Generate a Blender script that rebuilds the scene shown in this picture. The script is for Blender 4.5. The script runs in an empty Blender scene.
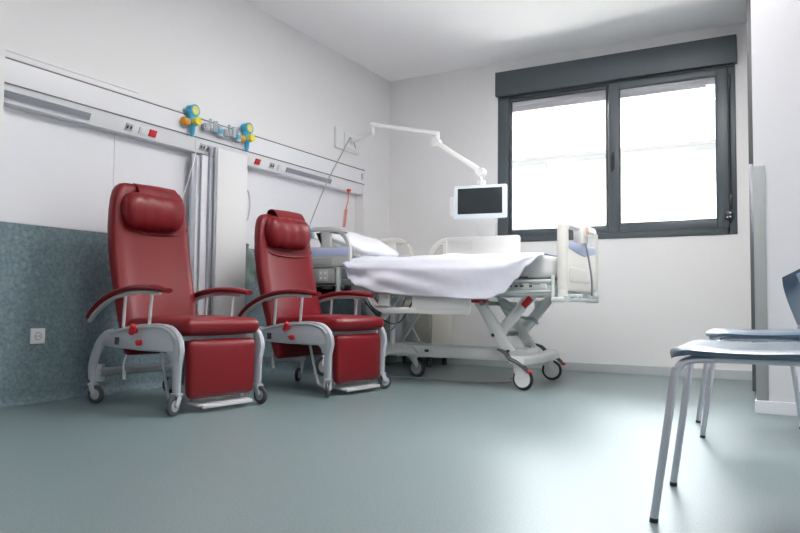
import bpy, bmesh, math, random
from mathutils import Vector, Matrix
random.seed(7)
C = bpy.context.scene.collection
PI = math.pi

# ------------------------------------------------------------------ materials
def mat(name, col, rough=0.5, metal=0.0, coat=0.0, spec=0.5, noise=None, bump=None, trans=0.0, emit=None, alpha=None, sheen=0.0):
    m = bpy.data.materials.new(name); m.use_nodes = True
    nt = m.node_tree; b = nt.nodes['Principled BSDF']
    b.inputs['Base Color'].default_value = (*col, 1)
    b.inputs['Roughness'].default_value = rough
    b.inputs['Metallic'].default_value = metal
    b.inputs['Coat Weight'].default_value = coat
    b.inputs['Coat Roughness'].default_value = rough*.9
    b.inputs['Specular IOR Level'].default_value = spec
    b.inputs['Transmission Weight'].default_value = trans
    b.inputs['Sheen Weight'].default_value = sheen
    if alpha is not None: b.inputs['Alpha'].default_value = alpha
    if emit:
        b.inputs['Emission Color'].default_value = (*emit[0], 1); b.inputs['Emission Strength'].default_value = emit[1]
    tc = nt.nodes.new('ShaderNodeTexCoord')
    if noise:      # (scale, [(pos, col), ...])
        n = nt.nodes.new('ShaderNodeTexNoise'); n.inputs['Scale'].default_value = noise[0]
        n.inputs['Detail'].default_value = noise[2] if len(noise) > 2 else 3
        n.inputs['Roughness'].default_value = .65
        r = nt.nodes.new('ShaderNodeValToRGB')
        els = r.color_ramp.elements
        while len(els) < len(noise[1]): els.new(.5)
        for e, (p, c) in zip(els, noise[1]): e.position = p; e.color = (*c, 1)
        nt.links.new(tc.outputs['Object'], n.inputs['Vector'])
        nt.links.new(n.outputs['Fac'], r.inputs['Fac']); nt.links.new(r.outputs['Color'], b.inputs['Base Color'])
    if bump:       # (scale, strength, distance)
        n2 = nt.nodes.new('ShaderNodeTexNoise'); n2.inputs['Scale'].default_value = bump[0]; n2.inputs['Detail'].default_value = 3
        bp = nt.nodes.new('ShaderNodeBump'); bp.inputs['Strength'].default_value = bump[1]; bp.inputs['Distance'].default_value = bump[2]
        nt.links.new(tc.outputs['Object'], n2.inputs['Vector'])
        nt.links.new(n2.outputs['Fac'], bp.inputs['Height']); nt.links.new(bp.outputs['Normal'], b.inputs['Normal'])
    return m

M = {}
M['wall'] = mat('wall_paint', (.82, .806, .806), .7, bump=(60, .08, .002))
M['ceiling'] = mat('ceiling_paint', (.92, .908, .91), .8)
M['wall_panel'] = mat('laminate_panel', (.80, .805, .84), .35)
M['partition'] = mat('partition_paint', (.72, .72, .75), .6)
M['baseboard'] = mat('baseboard_vinyl', (.52, .55, .56), .45)
M['white_skirt'] = mat('white_skirting', (.86, .86, .92), .3)
M['guard'] = mat('corner_guard', (.36, .38, .38), .5)
M['floor'] = mat('speckled_vinyl_floor', (.3, .36, .36), .36, spec=.8, coat=.0,
    noise=(150, [(.30, (.135, .186, .190)), (.48, (.168, .226, .231)), (.62, (.198, .260, .264)), (.75, (.255, .32, .323))], 4), bump=(220, .04, .001))
M['wainscot'] = mat('speckled_teal_vinyl', (.15, .22, .24), .5,
    noise=(48, [(.30, (.100, .155, .182)), (.47, (.148, .218, .248)), (.60, (.190, .265, .295)), (.75, (.29, .36, .385))], 5))
M['rail_white'] = mat('rail_enamel', (.82, .82, .84), .3)
M['rail_line'] = mat('rail_groove', (.16, .15, .15), .5)
M['rail_diff'] = mat('lamp_diffuser', (.30, .31, .35), .3)
M['alu'] = mat('brushed_aluminium', (.42, .43, .48), .4, .25)
M['red'] = mat('red_vinyl', (.185, .003, .008), .38, coat=.04, spec=.4, bump=(260, .12, .0006))
M['red_plastic'] = mat('red_plastic', (.62, .02, .03), .35)
M['silver'] = mat('silver_paint', (.455, .48, .52), .38, .05)
M['strip_metal'] = mat('strip_steel', (.20, .20, .22), .3, .9)
M['silver_tube'] = mat('silver_tube', (.66, .66, .67), .3, .25)
M['dark'] = mat('dark_steel', (.05, .052, .055), .5)
M['rubber'] = mat('grey_rubber', (.055, .058, .065), .5)
M['hub'] = mat('caster_hub', (.38, .39, .42), .45)
M['black_rubber'] = mat('black_rubber', (.03, .03, .035), .5)
M['bed_white'] = mat('bed_enamel', (.86, .86, .85), .35)
M['bed_cream'] = mat('bed_cream_plastic', (.82, .80, .75), .4)
M['bed_grey'] = mat('bed_grey_plastic', (.50, .51, .51), .4)
M['bed_frame'] = mat('bed_frame_paint', (.66, .71, .71), .35, .0)
M['blue_stripe'] = mat('blue_stripe_plastic', (.50, .57, .80), .4)
M['sheet'] = mat('cotton_sheet', (.68, .69, .78), .9, sheen=.2, bump=(9, .25, .02))
M['pillow'] = mat('pillow_cotton', (.85, .85, .88), .9, sheen=.2, bump=(12, .3, .015))
M['mattress'] = mat('mattress_cover', (.80, .80, .80), .55)
M['anthracite'] = mat('anthracite_aluminium', (.085, .103, .115), .42, .1)
M['anthracite_dark'] = mat('anthracite_gasket', (.02, .022, .025), .5)
M['shutter'] = mat('shutter_slats', (.36, .33, .36), .5)
M['black'] = mat('black_plastic', (.02, .02, .022), .35)
M['screen'] = mat('screen_glass', (.028, .034, .038), .16)
M['bezel'] = mat('monitor_bezel', (.72, .79, .82), .3)
M['arm_white'] = mat('arm_white', (.84, .84, .82), .35)
M['teal_body'] = mat('blue_plastic', (.06, .40, .62), .3)
M['yellow'] = mat('yellow_plastic', (.85, .72, .06), .35)
M['orange'] = mat('orange_plastic', (.75, .33, .03), .35)
M['clear'] = mat('clear_plastic', (.75, .85, .88), .1, trans=.6)
M['orange_cord'] = mat('orange_cord', (.80, .10, .04), .4)
M['cord_grey'] = mat('grey_cord', (.38, .37, .38), .5)
M['white_plastic'] = mat('white_plastic', (.80, .80, .80), .4)
M['light_blue'] = mat('light_blue_plastic', (.30, .52, .72), .4)
M['navy_seat'] = mat('blue_polished_shell', (.075, .125, .19), .30, coat=.5, spec=.7,
    noise=(7, [(.3, (.065, .11, .17)), (.7, (.095, .15, .22))], 5))
M['chrome'] = mat('satin_chrome', (.74, .74, .82), .34, 1.0)
M['cabinet'] = mat('cream_laminate', (.78, .75, .66), .5)
M['drape'] = mat('grey_green_fabric', (.21, .27, .25), .8, bump=(14, .3, .02))
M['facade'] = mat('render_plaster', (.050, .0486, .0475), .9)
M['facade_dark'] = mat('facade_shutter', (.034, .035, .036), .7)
M['street'] = mat('street_paving', (.62, .60, .57), .9)
M['sticker'] = mat('orange_sticker', (.80, .45, .33), .5)
M['label_white'] = mat('pictogram_white', (.75, .76, .78), .5)

def glass():
    m = bpy.data.materials.new('window_glass'); m.use_nodes = True; nt = m.node_tree
    for n in list(nt.nodes): nt.nodes.remove(n)
    o = nt.nodes.new('ShaderNodeOutputMaterial'); t = nt.nodes.new('ShaderNodeBsdfTransparent'); g = nt.nodes.new('ShaderNodeBsdfGlossy')
    g.inputs['Roughness'].default_value = .02; t.inputs['Color'].default_value = (.95, .97, .97, 1)
    f = nt.nodes.new('ShaderNodeFresnel'); f.inputs['IOR'].default_value = 1.45
    mx = nt.nodes.new('ShaderNodeMixShader')
    nt.links.new(f.outputs[0], mx.inputs[0]); nt.links.new(t.outputs[0], mx.inputs[1]); nt.links.new(g.outputs[0], mx.inputs[2])
    nt.links.new(mx.outputs[0], o.inputs[0]); return m
M['glass'] = glass()

# ------------------------------------------------------------------ geometry helpers
def merge(bm, tmp, mtx=None):
    me = bpy.data.meshes.new('t'); tmp.to_mesh(me); tmp.free()
    if mtx: me.transform(mtx)
    bm.from_mesh(me); bpy.data.meshes.remove(me)

def box(bm, c, s, bevel=0.0, rot=None, seg=2):
    t = bmesh.new(); bmesh.ops.create_cube(t, size=1)
    for v in t.verts: v.co = Vector((v.co.x*s[0], v.co.y*s[1], v.co.z*s[2]))
    if bevel: bmesh.ops.bevel(t, geom=t.edges[:], offset=min(bevel, .49*min(s)), segments=seg, profile=.5, affect='EDGES')
    m = Matrix.Translation(Vector(c))
    if rot is not None: m = m @ rot.to_4x4()
    merge(bm, t, m)

def bb(bm, x0, x1, y0, y1, z0, z1, bevel=0.0):
    box(bm, ((x0+x1)/2, (y0+y1)/2, (z0+z1)/2), (abs(x1-x0), abs(y1-y0), abs(z1-z0)), bevel)

def beam(bm, p0, p1, w, h, bevel=.004, up=Vector((0, 1, 0))):
    """rectangular bar from p0 to p1; w along 'up' axis, h across"""
    p0, p1 = Vector(p0), Vector(p1); d = (p1-p0); L = d.length; d.normalize()
    a = (up - d*up.dot(d)).normalized(); b = d.cross(a)
    box(bm, (p0+p1)/2, (L, w, h), bevel, Matrix((d, a, b)).transposed())

def resample(pts, k=6):
    P = [Vector(p) for p in pts]
    if len(P) < 3: return P
    out = []
    for i in range(len(P)-1):
        p0 = P[max(i-1, 0)]; p1 = P[i]; p2 = P[i+1]; p3 = P[min(i+2, len(P)-1)]
        for j in range(k):
            t = j/k
            out.append(.5*((2*p1)+(-p0+p2)*t+(2*p0-5*p1+4*p2-p3)*t*t+(-p0+3*p1-3*p2+p3)*t**3))
    out.append(P[-1]); return out

def tube(bm, pts, r, seg=12, smooth=True, flat=None, ref=None):
    """r = radius (or list per control point); flat = (ra, rb) elliptical, ra along ref"""
    P = resample(pts) if smooth else [Vector(p) for p in pts]
    n = len(P)
    rs = [r]*n if not isinstance(r, (list, tuple)) else None
    if rs is None:
        m = len(r); rs = []
        for i in range(n):
            t = i/(n-1)*(m-1); a = int(min(t, m-2)); rs.append(r[a]+(r[a+1]-r[a])*(t-a))
    up = Vector(ref) if ref else None
    rings = []; prev = None
    for i in range(n):
        d = (P[min(i+1, n-1)]-P[max(i-1, 0)]).normalized()
        if up is not None: a = up
        else: a = prev if prev is not None else (Vector((0, 0, 1)) if abs(d.z) < .9 else Vector((1, 0, 0)))
        a = (a-d*a.dot(d)).normalized(); prev = a; b = d.cross(a)
        fa, fb = flat if flat else (1, 1)
        rings.append([bm.verts.new(P[i]+a*(rs[i]*fa*math.cos(2*PI*k/seg))+b*(rs[i]*fb*math.sin(2*PI*k/seg))) for k in range(seg)])
    for i in range(n-1):
        for k in range(seg):
            bm.faces.new((rings[i][k], rings[i][(k+1) % seg], rings[i+1][(k+1) % seg], rings[i+1][k]))
    bm.faces.new(rings[0][::-1]); bm.faces.new(rings[-1])

def cyl(bm, p0, p1, r, seg=24, r2=None):
    tube(bm, [p0, p1], [r, r if r2 is None else r2], seg, False)

def loft(bm, rings, closed=True):
    V = [[bm.verts.new(p) for p in ring] for ring in rings]; n = len(V[0])
    for i in range(len(V)-1):
        for k in range(n):
            bm.faces.new((V[i][k], V[i][(k+1) % n], V[i+1][(k+1) % n], V[i+1][k]))
    bm.faces.new(V[0][::-1]); bm.faces.new(V[-1])

def torus(bm, c, axis, R, r, seg=36, s2=10):
    axis = Vector(axis).normalized(); a = axis.orthogonal().normalized(); b = axis.cross(a); c = Vector(c)
    V = []
    for i in range(seg):
        t = 2*PI*i/seg; d = a*math.cos(t)+b*math.sin(t)
        V.append([bm.verts.new(c+d*(R+r*math.cos(2*PI*k/s2))+axis*(r*math.sin(2*PI*k/s2))) for k in range(s2)])
    for i in range(seg):
        for k in range(s2):
            bm.faces.new((V[i][k], V[(i+1) % seg][k], V[(i+1) % seg][(k+1) % s2], V[i][(k+1) % s2]))

def ball(bm, c, s):
    t = bmesh.new(); bmesh.ops.create_uvsphere(t, u_segments=20, v_segments=12, radius=1)
    merge(bm, t, Matrix.Translation(Vector(c)) @ Matrix.Diagonal((*s, 1)))

def plate(bm, outer, holes, th, mtx, bevel=.004):
    """2-D outline with holes, extruded to thickness th about its mid plane, then moved by mtx"""
    cu = bpy.data.curves.new('p', 'CURVE'); cu.dimensions = '2D'; cu.fill_mode = 'BOTH'
    for loop in [outer]+list(holes):
        sp = cu.splines.new('POLY'); sp.points.add(len(loop)-1); sp.use_cyclic_u = True
        for q, p in zip(sp.points, loop): q.co = (p[0], p[1], 0, 1)
    cu.extrude = max(th/2-bevel, .0005); cu.bevel_depth = bevel; cu.bevel_resolution = 1; cu.offset = -bevel
    o = bpy.data.objects.new('p', cu); C.objects.link(o)
    dg = bpy.context.evaluated_depsgraph_get(); dg.update()
    me = bpy.data.meshes.new_from_object(o.evaluated_get(dg), depsgraph=dg)
    bpy.data.objects.remove(o); bpy.data.curves.remove(cu)
    t = bmesh.new(); t.from_mesh(me); bpy.data.meshes.remove(me)
    bmesh.ops.remove_doubles(t, verts=t.verts[:], dist=1e-5)
    merge(bm, t, mtx)
XZ = Matrix(((1, 0, 0, 0), (0, 0, 1, 0), (0, 1, 0, 0), (0, 0, 0, 1)))     # (a,b) -> x=a, z=b
YZ = Matrix(((0, 0, 1, 0), (1, 0, 0, 0), (0, 1, 0, 0), (0, 0, 0, 1)))     # (a,b) -> y=a, z=b
def at(x=0, y=0, z=0): return Matrix.Translation(Vector((x, y, z)))

def rrect(x0, x1, y0, y1, r, n=5):
    """rounded rectangle; r number or 4 radii (bl, br, tr, tl)"""
    rs = [r]*4 if not isinstance(r, (list, tuple)) else r
    out = []
    for (cx, cy, a0, q) in ((x0, y0, PI, rs[0]), (x1, y0, 1.5*PI, rs[1]), (x1, y1, 0, rs[2]), (x0, y1, .5*PI, rs[3])):
        q = max(q, .0005)
        ccx = cx+(q if cx == x0 else -q); ccy = cy+(q if cy == y0 else -q)
        for i in range(n+1):
            a = a0+PI/2*i/n; out.append((ccx+q*math.cos(a), ccy+q*math.sin(a)))
    return out

def cushion(bm, c, s, r, bulge=0.0, axis=2, n=10, rot=None):
    t = bmesh.new(); bmesh.ops.create_cube(t, size=2)
    bmesh.ops.subdivide_edges(t, edges=t.edges[:], cuts=n, use_grid_fill=True)
    h = [x/2 for x in s]
    for v in t.verts:
        q = [v.co[i] for i in range(3)]
        # push samples towards the edges so that rounding is resolved
        q = [math.copysign(abs(x)**.75, x) for x in q]
        p = Vector([q[i]*h[i] for i in range(3)])
        inner = Vector([max(-(h[i]-r), min(h[i]-r, p[i])) for i in range(3)])
        d = p-inner
        if d.length > 1e-6: p = inner+d.normalized()*r
        o = [i for i in range(3) if i != axis]
        k = (1-q[o[0]]**2)*(1-q[o[1]]**2)
        p[axis] += math.copysign(bulge*k, q[axis]) if abs(q[axis]) > .5 else 0
        v.co = p
    m = at(*c)
    if rot is not None: m = m @ rot.to_4x4()
    merge(bm, t, m)

def obj(name, bm, m, parent=None, smooth=True, angle=35):
    bmesh.ops.recalc_face_normals(bm, faces=bm.faces[:])
    me = bpy.data.meshes.new(name); bm.to_mesh(me); bm.free()
    p = parent; off = Vector((0, 0, 0))
    while p is not None: off += p.location; p = p.parent
    if off.length: me.transform(Matrix.Translation(-off))
    me.materials.append(M[m] if isinstance(m, str) else m)
    if smooth:
        me.shade_smooth(); me.set_sharp_from_angle(angle=math.radians(angle))
    o = bpy.data.objects.new(name, me); C.objects.link(o)
    if parent: o.parent = parent
    return o

def tag(o, label, cat, group=None, kind=None):
    if label: o['label'] = label
    if cat: o['category'] = cat
    if group: o['group'] = group
    if kind: o['kind'] = kind
    return o
def thing(name, label, cat, loc=(0, 0, 0), group=None):
    o = bpy.data.objects.new(name, None); C.objects.link(o); o.location = loc
    o.empty_display_size = .1
    return tag(o, label, cat, group)
def struct(name, bm, m, parent=None, smooth=False):
    o = obj(name, bm, m, parent, smooth)
    if not parent: o['kind'] = 'structure'
    return o
def copy_tree(o, parent=None):
    c = o.copy(); C.objects.link(c)
    if parent: c.parent = parent
    for ch in list(o.children): copy_tree(ch, c)
    return c
def B(): return bmesh.new()

# ------------------------------------------------------------------ the room
XL, YB, ZC = -3.70, 6.15, 2.83
XR, YF = .75, -1.6
b = B(); bb(b, XL-.3, XR+.2, YF-.2, YB+.25, -.2, 0); struct('floor', b, 'floor')
b = B(); bb(b, XL-.3, XR+.2, YF-.2, YB+.25, ZC, ZC+.2); struct('ceiling', b, 'ceiling')
XU = XL+.095      # the wall steps out above the rail and past its end
b = B(); bb(b, XL-.2, XL, YF-.2, 5.67, 0, ZC); bb(b, XL-.2, XU, 2.0, 5.67, 1.8425, ZC); bb(b, XL-.2, XU, 5.67, YB+.25, 0, ZC); wl = struct('wall_left', b, 'wall')
# coved speckled vinyl up to 0.98 m, and the laminate panel above it
b = B()
prof = [(0, .98), (.006, .98), (.006, .06), (.010, .035), (.022, .014), (.045, .003), (.045, 0), (0, 0)]
loft(b, [[(XL+x, y, z) for x, z in prof] for y in (2.0, 5.67)]); loft(b, [[(XU+x, y, z) for x, z in prof] for y in (5.664, YB)]); obj('wainscot', b, 'wainscot', wl, angle=60)
b = B(); bb(b, XL, XL+.006, 2.0, 2.925, .982, 1.64); bb(b, XL, XL+.006, 2.93, 5.55, .982, 1.64); obj('wall_panel', b, 'wall_panel', wl, False)
# back wall around the window hole
WX0, WX1, WZ0, WZ1 = -2.43, -.42, 1.14, 2.72
b = B()
bb(b, XL, WX0, YB, YB+.25, 0, ZC); bb(b, WX1, XR, YB, YB+.25, 0, ZC)
bb(b, WX0, WX1, YB, YB+.25, 0, WZ0); bb(b, WX0, WX1, YB, YB+.25, WZ1, ZC)
struct('wall_back', b, 'wall')
b = B(); bb(b, XL+.145, -.18, YB-.012, YB, 0, .075, .003); struct('baseboard_back', b, 'baseboard')
b = B(); bb(b, XR, XR+.2, YF, YB, 0, ZC); struct('wall_right', b, 'wall')
b = B(); bb(b, XL, XR, YF-.2, YF, 0, ZC); struct('wall_front', b, 'wall')
# closet corner by the entrance, whose edge shows at the far left of the view
b = B(); bb(b, XL, -3.33, YF, 2.0, 0, ZC); struct('wall_corner_left', b, 'wall')
# partition on the right, its corner guard and skirting
b = B(); bb(b, -.21, XR, 4.28, 4.42, 0, ZC); wp = struct('wall_partition', b, 'partition')
b = B()
bb(b, -.2135, -.155, 4.275, 4.28, .07, 1.33, .001); bb(b, -.2135, -.21, 4.278, 4.34, .09, 1.33, .001)
obj('corner_guard', b, 'guard', wp)
b = B(); bb(b, -.214, XR, 4.268, 4.28, 0, .068, .003); bb(b, -.222, -.21, 4.268, 4.42, 0, .068, .003); struct('baseboard_partition', b, 'white_skirt')
# open door leaf behind it: dark edge with a steel kick strip
dl = B(); bb(dl, -.285, -.245, 5.25, 6.10, 0.015, ZC-.02, .002)
d1 = struct('door_1', dl, 'dark')
b = B(); bb(b, -.2445, -.235, 5.245, 6.10, .015, ZC-.02); obj('door_face', b, 'partition', d1, False)
b = B(); bb(b, -.284, -.250, 5.243, 5.2495, .015, 1.52, .001); obj('edge_strip', b, 'strip_metal', d1)

# ------------------------------------------------------------------ window
wn = bpy.data.objects.new('window_1', None); C.objects.link(wn); wn.location = (-1.4, YB, WZ0); wn['kind'] = 'structure'
b = B()
bb(b, WX0, -2.325, YB-.01, YB+.06, WZ0, 2.50, .004); bb(b, -.49, WX1, YB-.01, YB+.06, WZ0, 2.50, .004)
bb(b, -2.31, -.47, YB-.01, YB+.06, WZ0, 1.195, .004); bb(b, -2.325, -.47, YB-.01, YB+.06, 2.478, 2.50, .003)
bb(b, -1.415, -1.385, YB-.005, YB+.06, 1.195, 2.478, .003)
obj('window_frame', b, 'anthracite', wn)
b = B(); bb(b, WX0-.01, WX1+.015, YB-.055, YB+.02, 2.50, 2.725, .004); obj('roller_box', b, 'anthracite', wn)
b = B(); bb(b, WX0+.03, WX1-.01, YB-.02, YB+.0, 2.482, 2.499); obj('box_gasket', b, 'anthracite_dark', wn, False)
def sash(x0, x1, wl_, wr, wt, wb, y0):
    b = B(); z0, z1 = 1.197, 2.476
    bb(b, x0, x0+wl_, y0, y0+.05, z0, z1, .005); bb(b, x1-wr, x1, y0, y0+.05, z0, z1, .005)
    bb(b, x0+wl_, x1-wr, y0, y0+.05, z0, z0+wb, .005); bb(b, x0+wl_, x1-wr, y0, y0+.05, z1-wt, z1, .005)
    s = obj('sash', b, 'anthracite', wn)
    b = B(); bb(b, x0+wl_-.005, x1-wr+.005, y0+.02, y0+.026, z0+wb-.005, z1-wt+.005); obj('pane', b, 'glass', s, False)
    b = B()
    for (u0, u1, v0, v1) in ((x0+wl_, x0+wl_+.008, z0+wb, z1-wt), (x1-wr-.008, x1-wr, z0+wb, z1-wt), (x0+wl_, x1-wr, z0+wb, z0+wb+.008), (x0+wl_, x1-wr, z1-wt-.008, z1-wt)):
        bb(b, u0, u1, y0+.008, y0+.018, v0, v1)
    obj('gasket', b, 'anthracite_dark', s, False)
    return s
sash(-2.322, -1.425, .012, .010, .022, .048, YB+.012)
rs = sash(-1.405, -.475, .085, .085, .055, .062, YB-.03)
b = B()                                                     # handle on the centre stile
box(b, (-1.372, YB-.036, 1.80), (.026, .012, .15), .004)
tube(b, [(-1.372, YB-.04, 1.845), (-1.372, YB-.075, 1.845), (-1.372, YB-.078, 1.80), (-1.372, YB-.078, 1.70)], .010, 10)
obj('window_handle', b, 'black', rs)
b = B()
cyl(b, (-.463, YB-.03, 1.35), (-.463, YB-.03, 2.36), .006, 8); box(b, (-.463, YB-.03, 1.40), (.022, .02, .10), .004)
box(b, (-.478, YB-.035, 1.285), (.06, .03, .07), .008); box(b, (-.463, YB-.03, 2.36), (.02, .02, .12), .004)
obj('hinge', b, 'black', rs)
b = B(); ball(b, (-.488, YB-.052, 1.272), (.008, .006, .008)); ball(b, (-.466, YB-.052, 1.275), (.007, .006, .007)); ball(b, (-.466, YB-.052, 1.305), (.007, .006, .007)); obj('hinge_screw', b, 'label_white', rs)
b = B()                                                     # roller shutter let down a little outside the glass
for k in range(5): bb(b, WX0+.05, WX1-.04, YB+.11, YB+.122, 2.387+.043*k, 2.4295+.043*k, .002)
bb(b, WX0+.05, WX1-.04, YB+.105, YB+.127, 2.374, 2.388, .004)
obj('roller_shutter', b, 'shutter', wn)
b = B(); bb(b, WX0, WX1, YB+.10, YB+.27, WZ0-.03, WZ0+.02); obj('outer_sill', b, 'facade', wn)

# ------------------------------------------------------------------ outside
FY = 15.0
def facade_windows():
    return [(-7.6, -6.5), (-5.62, -4.80), (-4.10, -3.40), (-1.75, -.95), (.6, 1.4)]
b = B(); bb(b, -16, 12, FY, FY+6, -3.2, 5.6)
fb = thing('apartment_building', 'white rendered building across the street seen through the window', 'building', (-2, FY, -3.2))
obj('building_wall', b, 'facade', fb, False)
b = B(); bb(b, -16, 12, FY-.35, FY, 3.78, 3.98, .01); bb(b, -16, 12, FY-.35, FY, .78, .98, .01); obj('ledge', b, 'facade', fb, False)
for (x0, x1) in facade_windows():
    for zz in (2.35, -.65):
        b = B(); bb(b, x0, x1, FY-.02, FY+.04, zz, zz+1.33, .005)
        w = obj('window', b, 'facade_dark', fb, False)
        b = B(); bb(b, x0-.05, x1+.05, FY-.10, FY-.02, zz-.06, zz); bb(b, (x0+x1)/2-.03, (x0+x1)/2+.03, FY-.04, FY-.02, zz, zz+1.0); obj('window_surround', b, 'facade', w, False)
b = B(); bb(b, -25, 20, YB+.6, 40, -3.4, -3.2); tag(obj('street', b, 'street', None, False), None, None, kind='structure')

# ------------------------------------------------------------------ supply rail on the left wall
Y0, Y1 = 2.03, 5.645
rail = thing('bedhead_supply_rail', 'long white medical supply rail running along the left wall above the chairs', 'wall rail', (XL, 3.8, 1.6))
RX = XL+.12
b = B()
prof = [(0, 1.60), (.080, 1.60), (.116, 1.682), (.12, 1.695), (.12, 1.825), (.112, 1.835), (.094, 1.8415), (.0, 1.8415)]
loft(b, [[(XL+x, y, z) for x, z in prof] for y in (Y0, Y1)]); obj('rail_body', b, 'rail_white', rail, angle=20)
b = B(); bb(b, XL+.118, XL+.1225, Y0, Y1-.002, 1.688, 1.695); bb(b, XL+.116, XL+.1225, Y0, Y1-.002, 1.820, 1.8275); obj('groove', b, 'rail_line', rail, False)
b = B(); bb(b, XU, XU+.008, Y0, 3.02, 1.868, 1.878, .002); obj('cable_duct', b, 'rail_white', rail)
b = B(); loft(b, [[(XL+x, y, z) for x, z in [(0, 1.595), (.078, 1.592), (.1195, 1.680), (.1235, 1.694), (.1235, 1.829), (.112, 1.84), (0, 1.8415)]] for y in (Y1, Y1+.018)]); obj('end_cap', b, 'rail_white', rail, angle=20)
b = B(); bb(b, RX+.0235-.02, RX+.006, Y1-.06, Y1-.03, 1.73, 1.79, .002); obj('outlet_mark', b, 'bed_grey', rail)
# items let into the slanted underside: direction down the slope
sl = Vector((.036, 0, .082)).normalized(); nrm = Vector((.082, 0, -.036)).normalized()
SR = Matrix((sl, Vector((0, 1, 0)), sl.cross(Vector((0, 1, 0))))).transposed()
def on_slope(bm, y, t, w, h, th=.006, bev=.001):
    """w along the rail, h across the slope, t = 0..1 up the slope"""
    c = Vector((XL+.080, y, 1.60)).lerp(Vector((XL+.116, y, 1.682)), t)+nrm*(th/2-.001)
    box(bm, c, (h, w, th), bev, SR)
for (ya, yb) in ((2.04, 2.68), (4.50, 5.13)):
    b = B(); on_slope(b, (ya+yb)/2, .5, yb-ya, .034); l = obj('reading_lamp', b, 'rail_diff', rail)
    b = B(); on_slope(b, (ya+yb)/2, .30, yb-ya, .004, .009); on_slope(b, (ya+yb)/2, .70, yb-ya, .004, .009); obj('lamp_trim', b, 'alu', l)
for y in (2.955, 3.575, 3.64, 4.32):
    b = B(); on_slope(b, y, .5, .05, .045, .008); s = obj('data_socket', b, 'bed_grey', rail)
    b = B(); on_slope(b, y-.013, .5, .014, .02, .010); on_slope(b, y+.012, .5, .012, .02, .010); obj('socket_hole', b, 'dark', s)
for y in (3.14, 4.15, 4.42):
    b = B(); on_slope(b, y, .5, .055, .045, .008); tag(obj('power_socket', b, 'red_plastic' if y < 4.3 else 'white_plastic', rail), 'red power socket' if y < 4.3 else 'white power socket', None)
b = B(); on_slope(b, 3.055, .5, .045, .042, .008); obj('power_socket', b, 'white_plastic', rail)

# flow regulators hung on the rail face
def regulator(y, label):
    t = thing('suction_regulator', label, 'medical regulator', (RX, y, 1.76), 'suction regulators on the supply rail')
    b = B()
    cyl(b, (RX+.006, y, 1.850), (RX+.060, y, 1.850), .041, 28); cyl(b, (RX+.006, y, 1.778), (RX+.056, y, 1.778), .036, 28)
    box(b, (RX+.032, y, 1.812), (.046, .066, .07), .012); tube(b, [(RX+.035, y, 1.765), (RX+.035, y, 1.70), (RX+.035, y, 1.675)], [.022, .016, .006], 12, False)
    obj('regulator_body', b, 'teal_body', t)
    b = B(); cyl(b, (RX+.060, y, 1.850), (RX+.064, y, 1.850), .029, 24); g = obj('gauge', b, 'yellow', t)
    b = B(); box(b, (RX+.065, y+.003, 1.852), (.003, .005, .030), 0, Matrix.Rotation(.6, 3, 'X')); box(b, (RX+.065, y-.012, 1.843), (.002, .016, .012)); obj('gauge_needle', b, 'label_white', g, False)
    b = B(); cyl(b, (RX+.056, y+.005, 1.776), (RX+.088, y+.005, 1.776), .028, 14, .026); obj('knob', b, 'yellow', t)
    b = B(); cyl(b, (RX+.03, y-.035, 1.765), (RX+.03, y-.085, 1.765), .026, 16); obj('coupling', b, 'orange', t)
    return t
regulator(3.425, 'blue twin-dial regulator with yellow knobs, left one on the rail')
regulator(3.965, 'blue twin-dial regulator with yellow knobs, right one on the rail')
def flowmeter(y, label):
    t = thing('oxygen_flowmeter', label, 'flowmeter', (RX, y, 1.76), 'clear flowmeters between the blue regulators')
    b = B(); cyl(b, (RX+.003, y-.05, 1.775), (RX+.05, y-.05, 1.775), .020, 16); cyl(b, (RX+.035, y-.07, 1.755), (RX+.035, y+.09, 1.765), .011, 12); torus(b, (RX+.045, y-.055, 1.765), (1, 0, .2), .026, .006, 20, 8); obj('flow_valve', b, 'alu', t)
    b = B(); cyl(b, (RX+.045, y+.03, 1.745), (RX+.045, y+.03, 1.825), .016, 16); cyl(b, (RX+.045, y-.02, 1.76), (RX+.045, y-.02, 1.83), .009, 12); obj('flow_tube', b, 'clear', t)
    b = B(); cyl(b, (RX+.04, y+.078, 1.725), (RX+.04, y+.078, 1.80), .022, 16); obj('dial', b, 'bed_grey', t)
    b = B(); cyl(b, (RX+.04, y+.078, 1.745), (RX+.04, y+.078, 1.775), .0235, 16); obj('scale_ring', b, 'teal_body', t)
flowmeter(3.60, 'clear oxygen flowmeter nearest the left regulator')
flowmeter(3.785, 'clear oxygen flowmeter nearest the right regulator')

# tube that hangs from the left regulator, cord from the right one
b = B(); tube(b, [(RX+.035, 3.46, 1.672), (RX+.036, 3.455, 1.55), (RX+.03, 3.42, 1.42), (RX+.02, 3.38, 1.28), (RX-.02, 3.34, 1.12), (XL+.03, 3.30, .9)], .0032, 8)
tag(obj('suction_hose', b, 'white_plastic'), 'thin white hose hanging from the left blue regulator behind the first red chair', 'hose')

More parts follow.
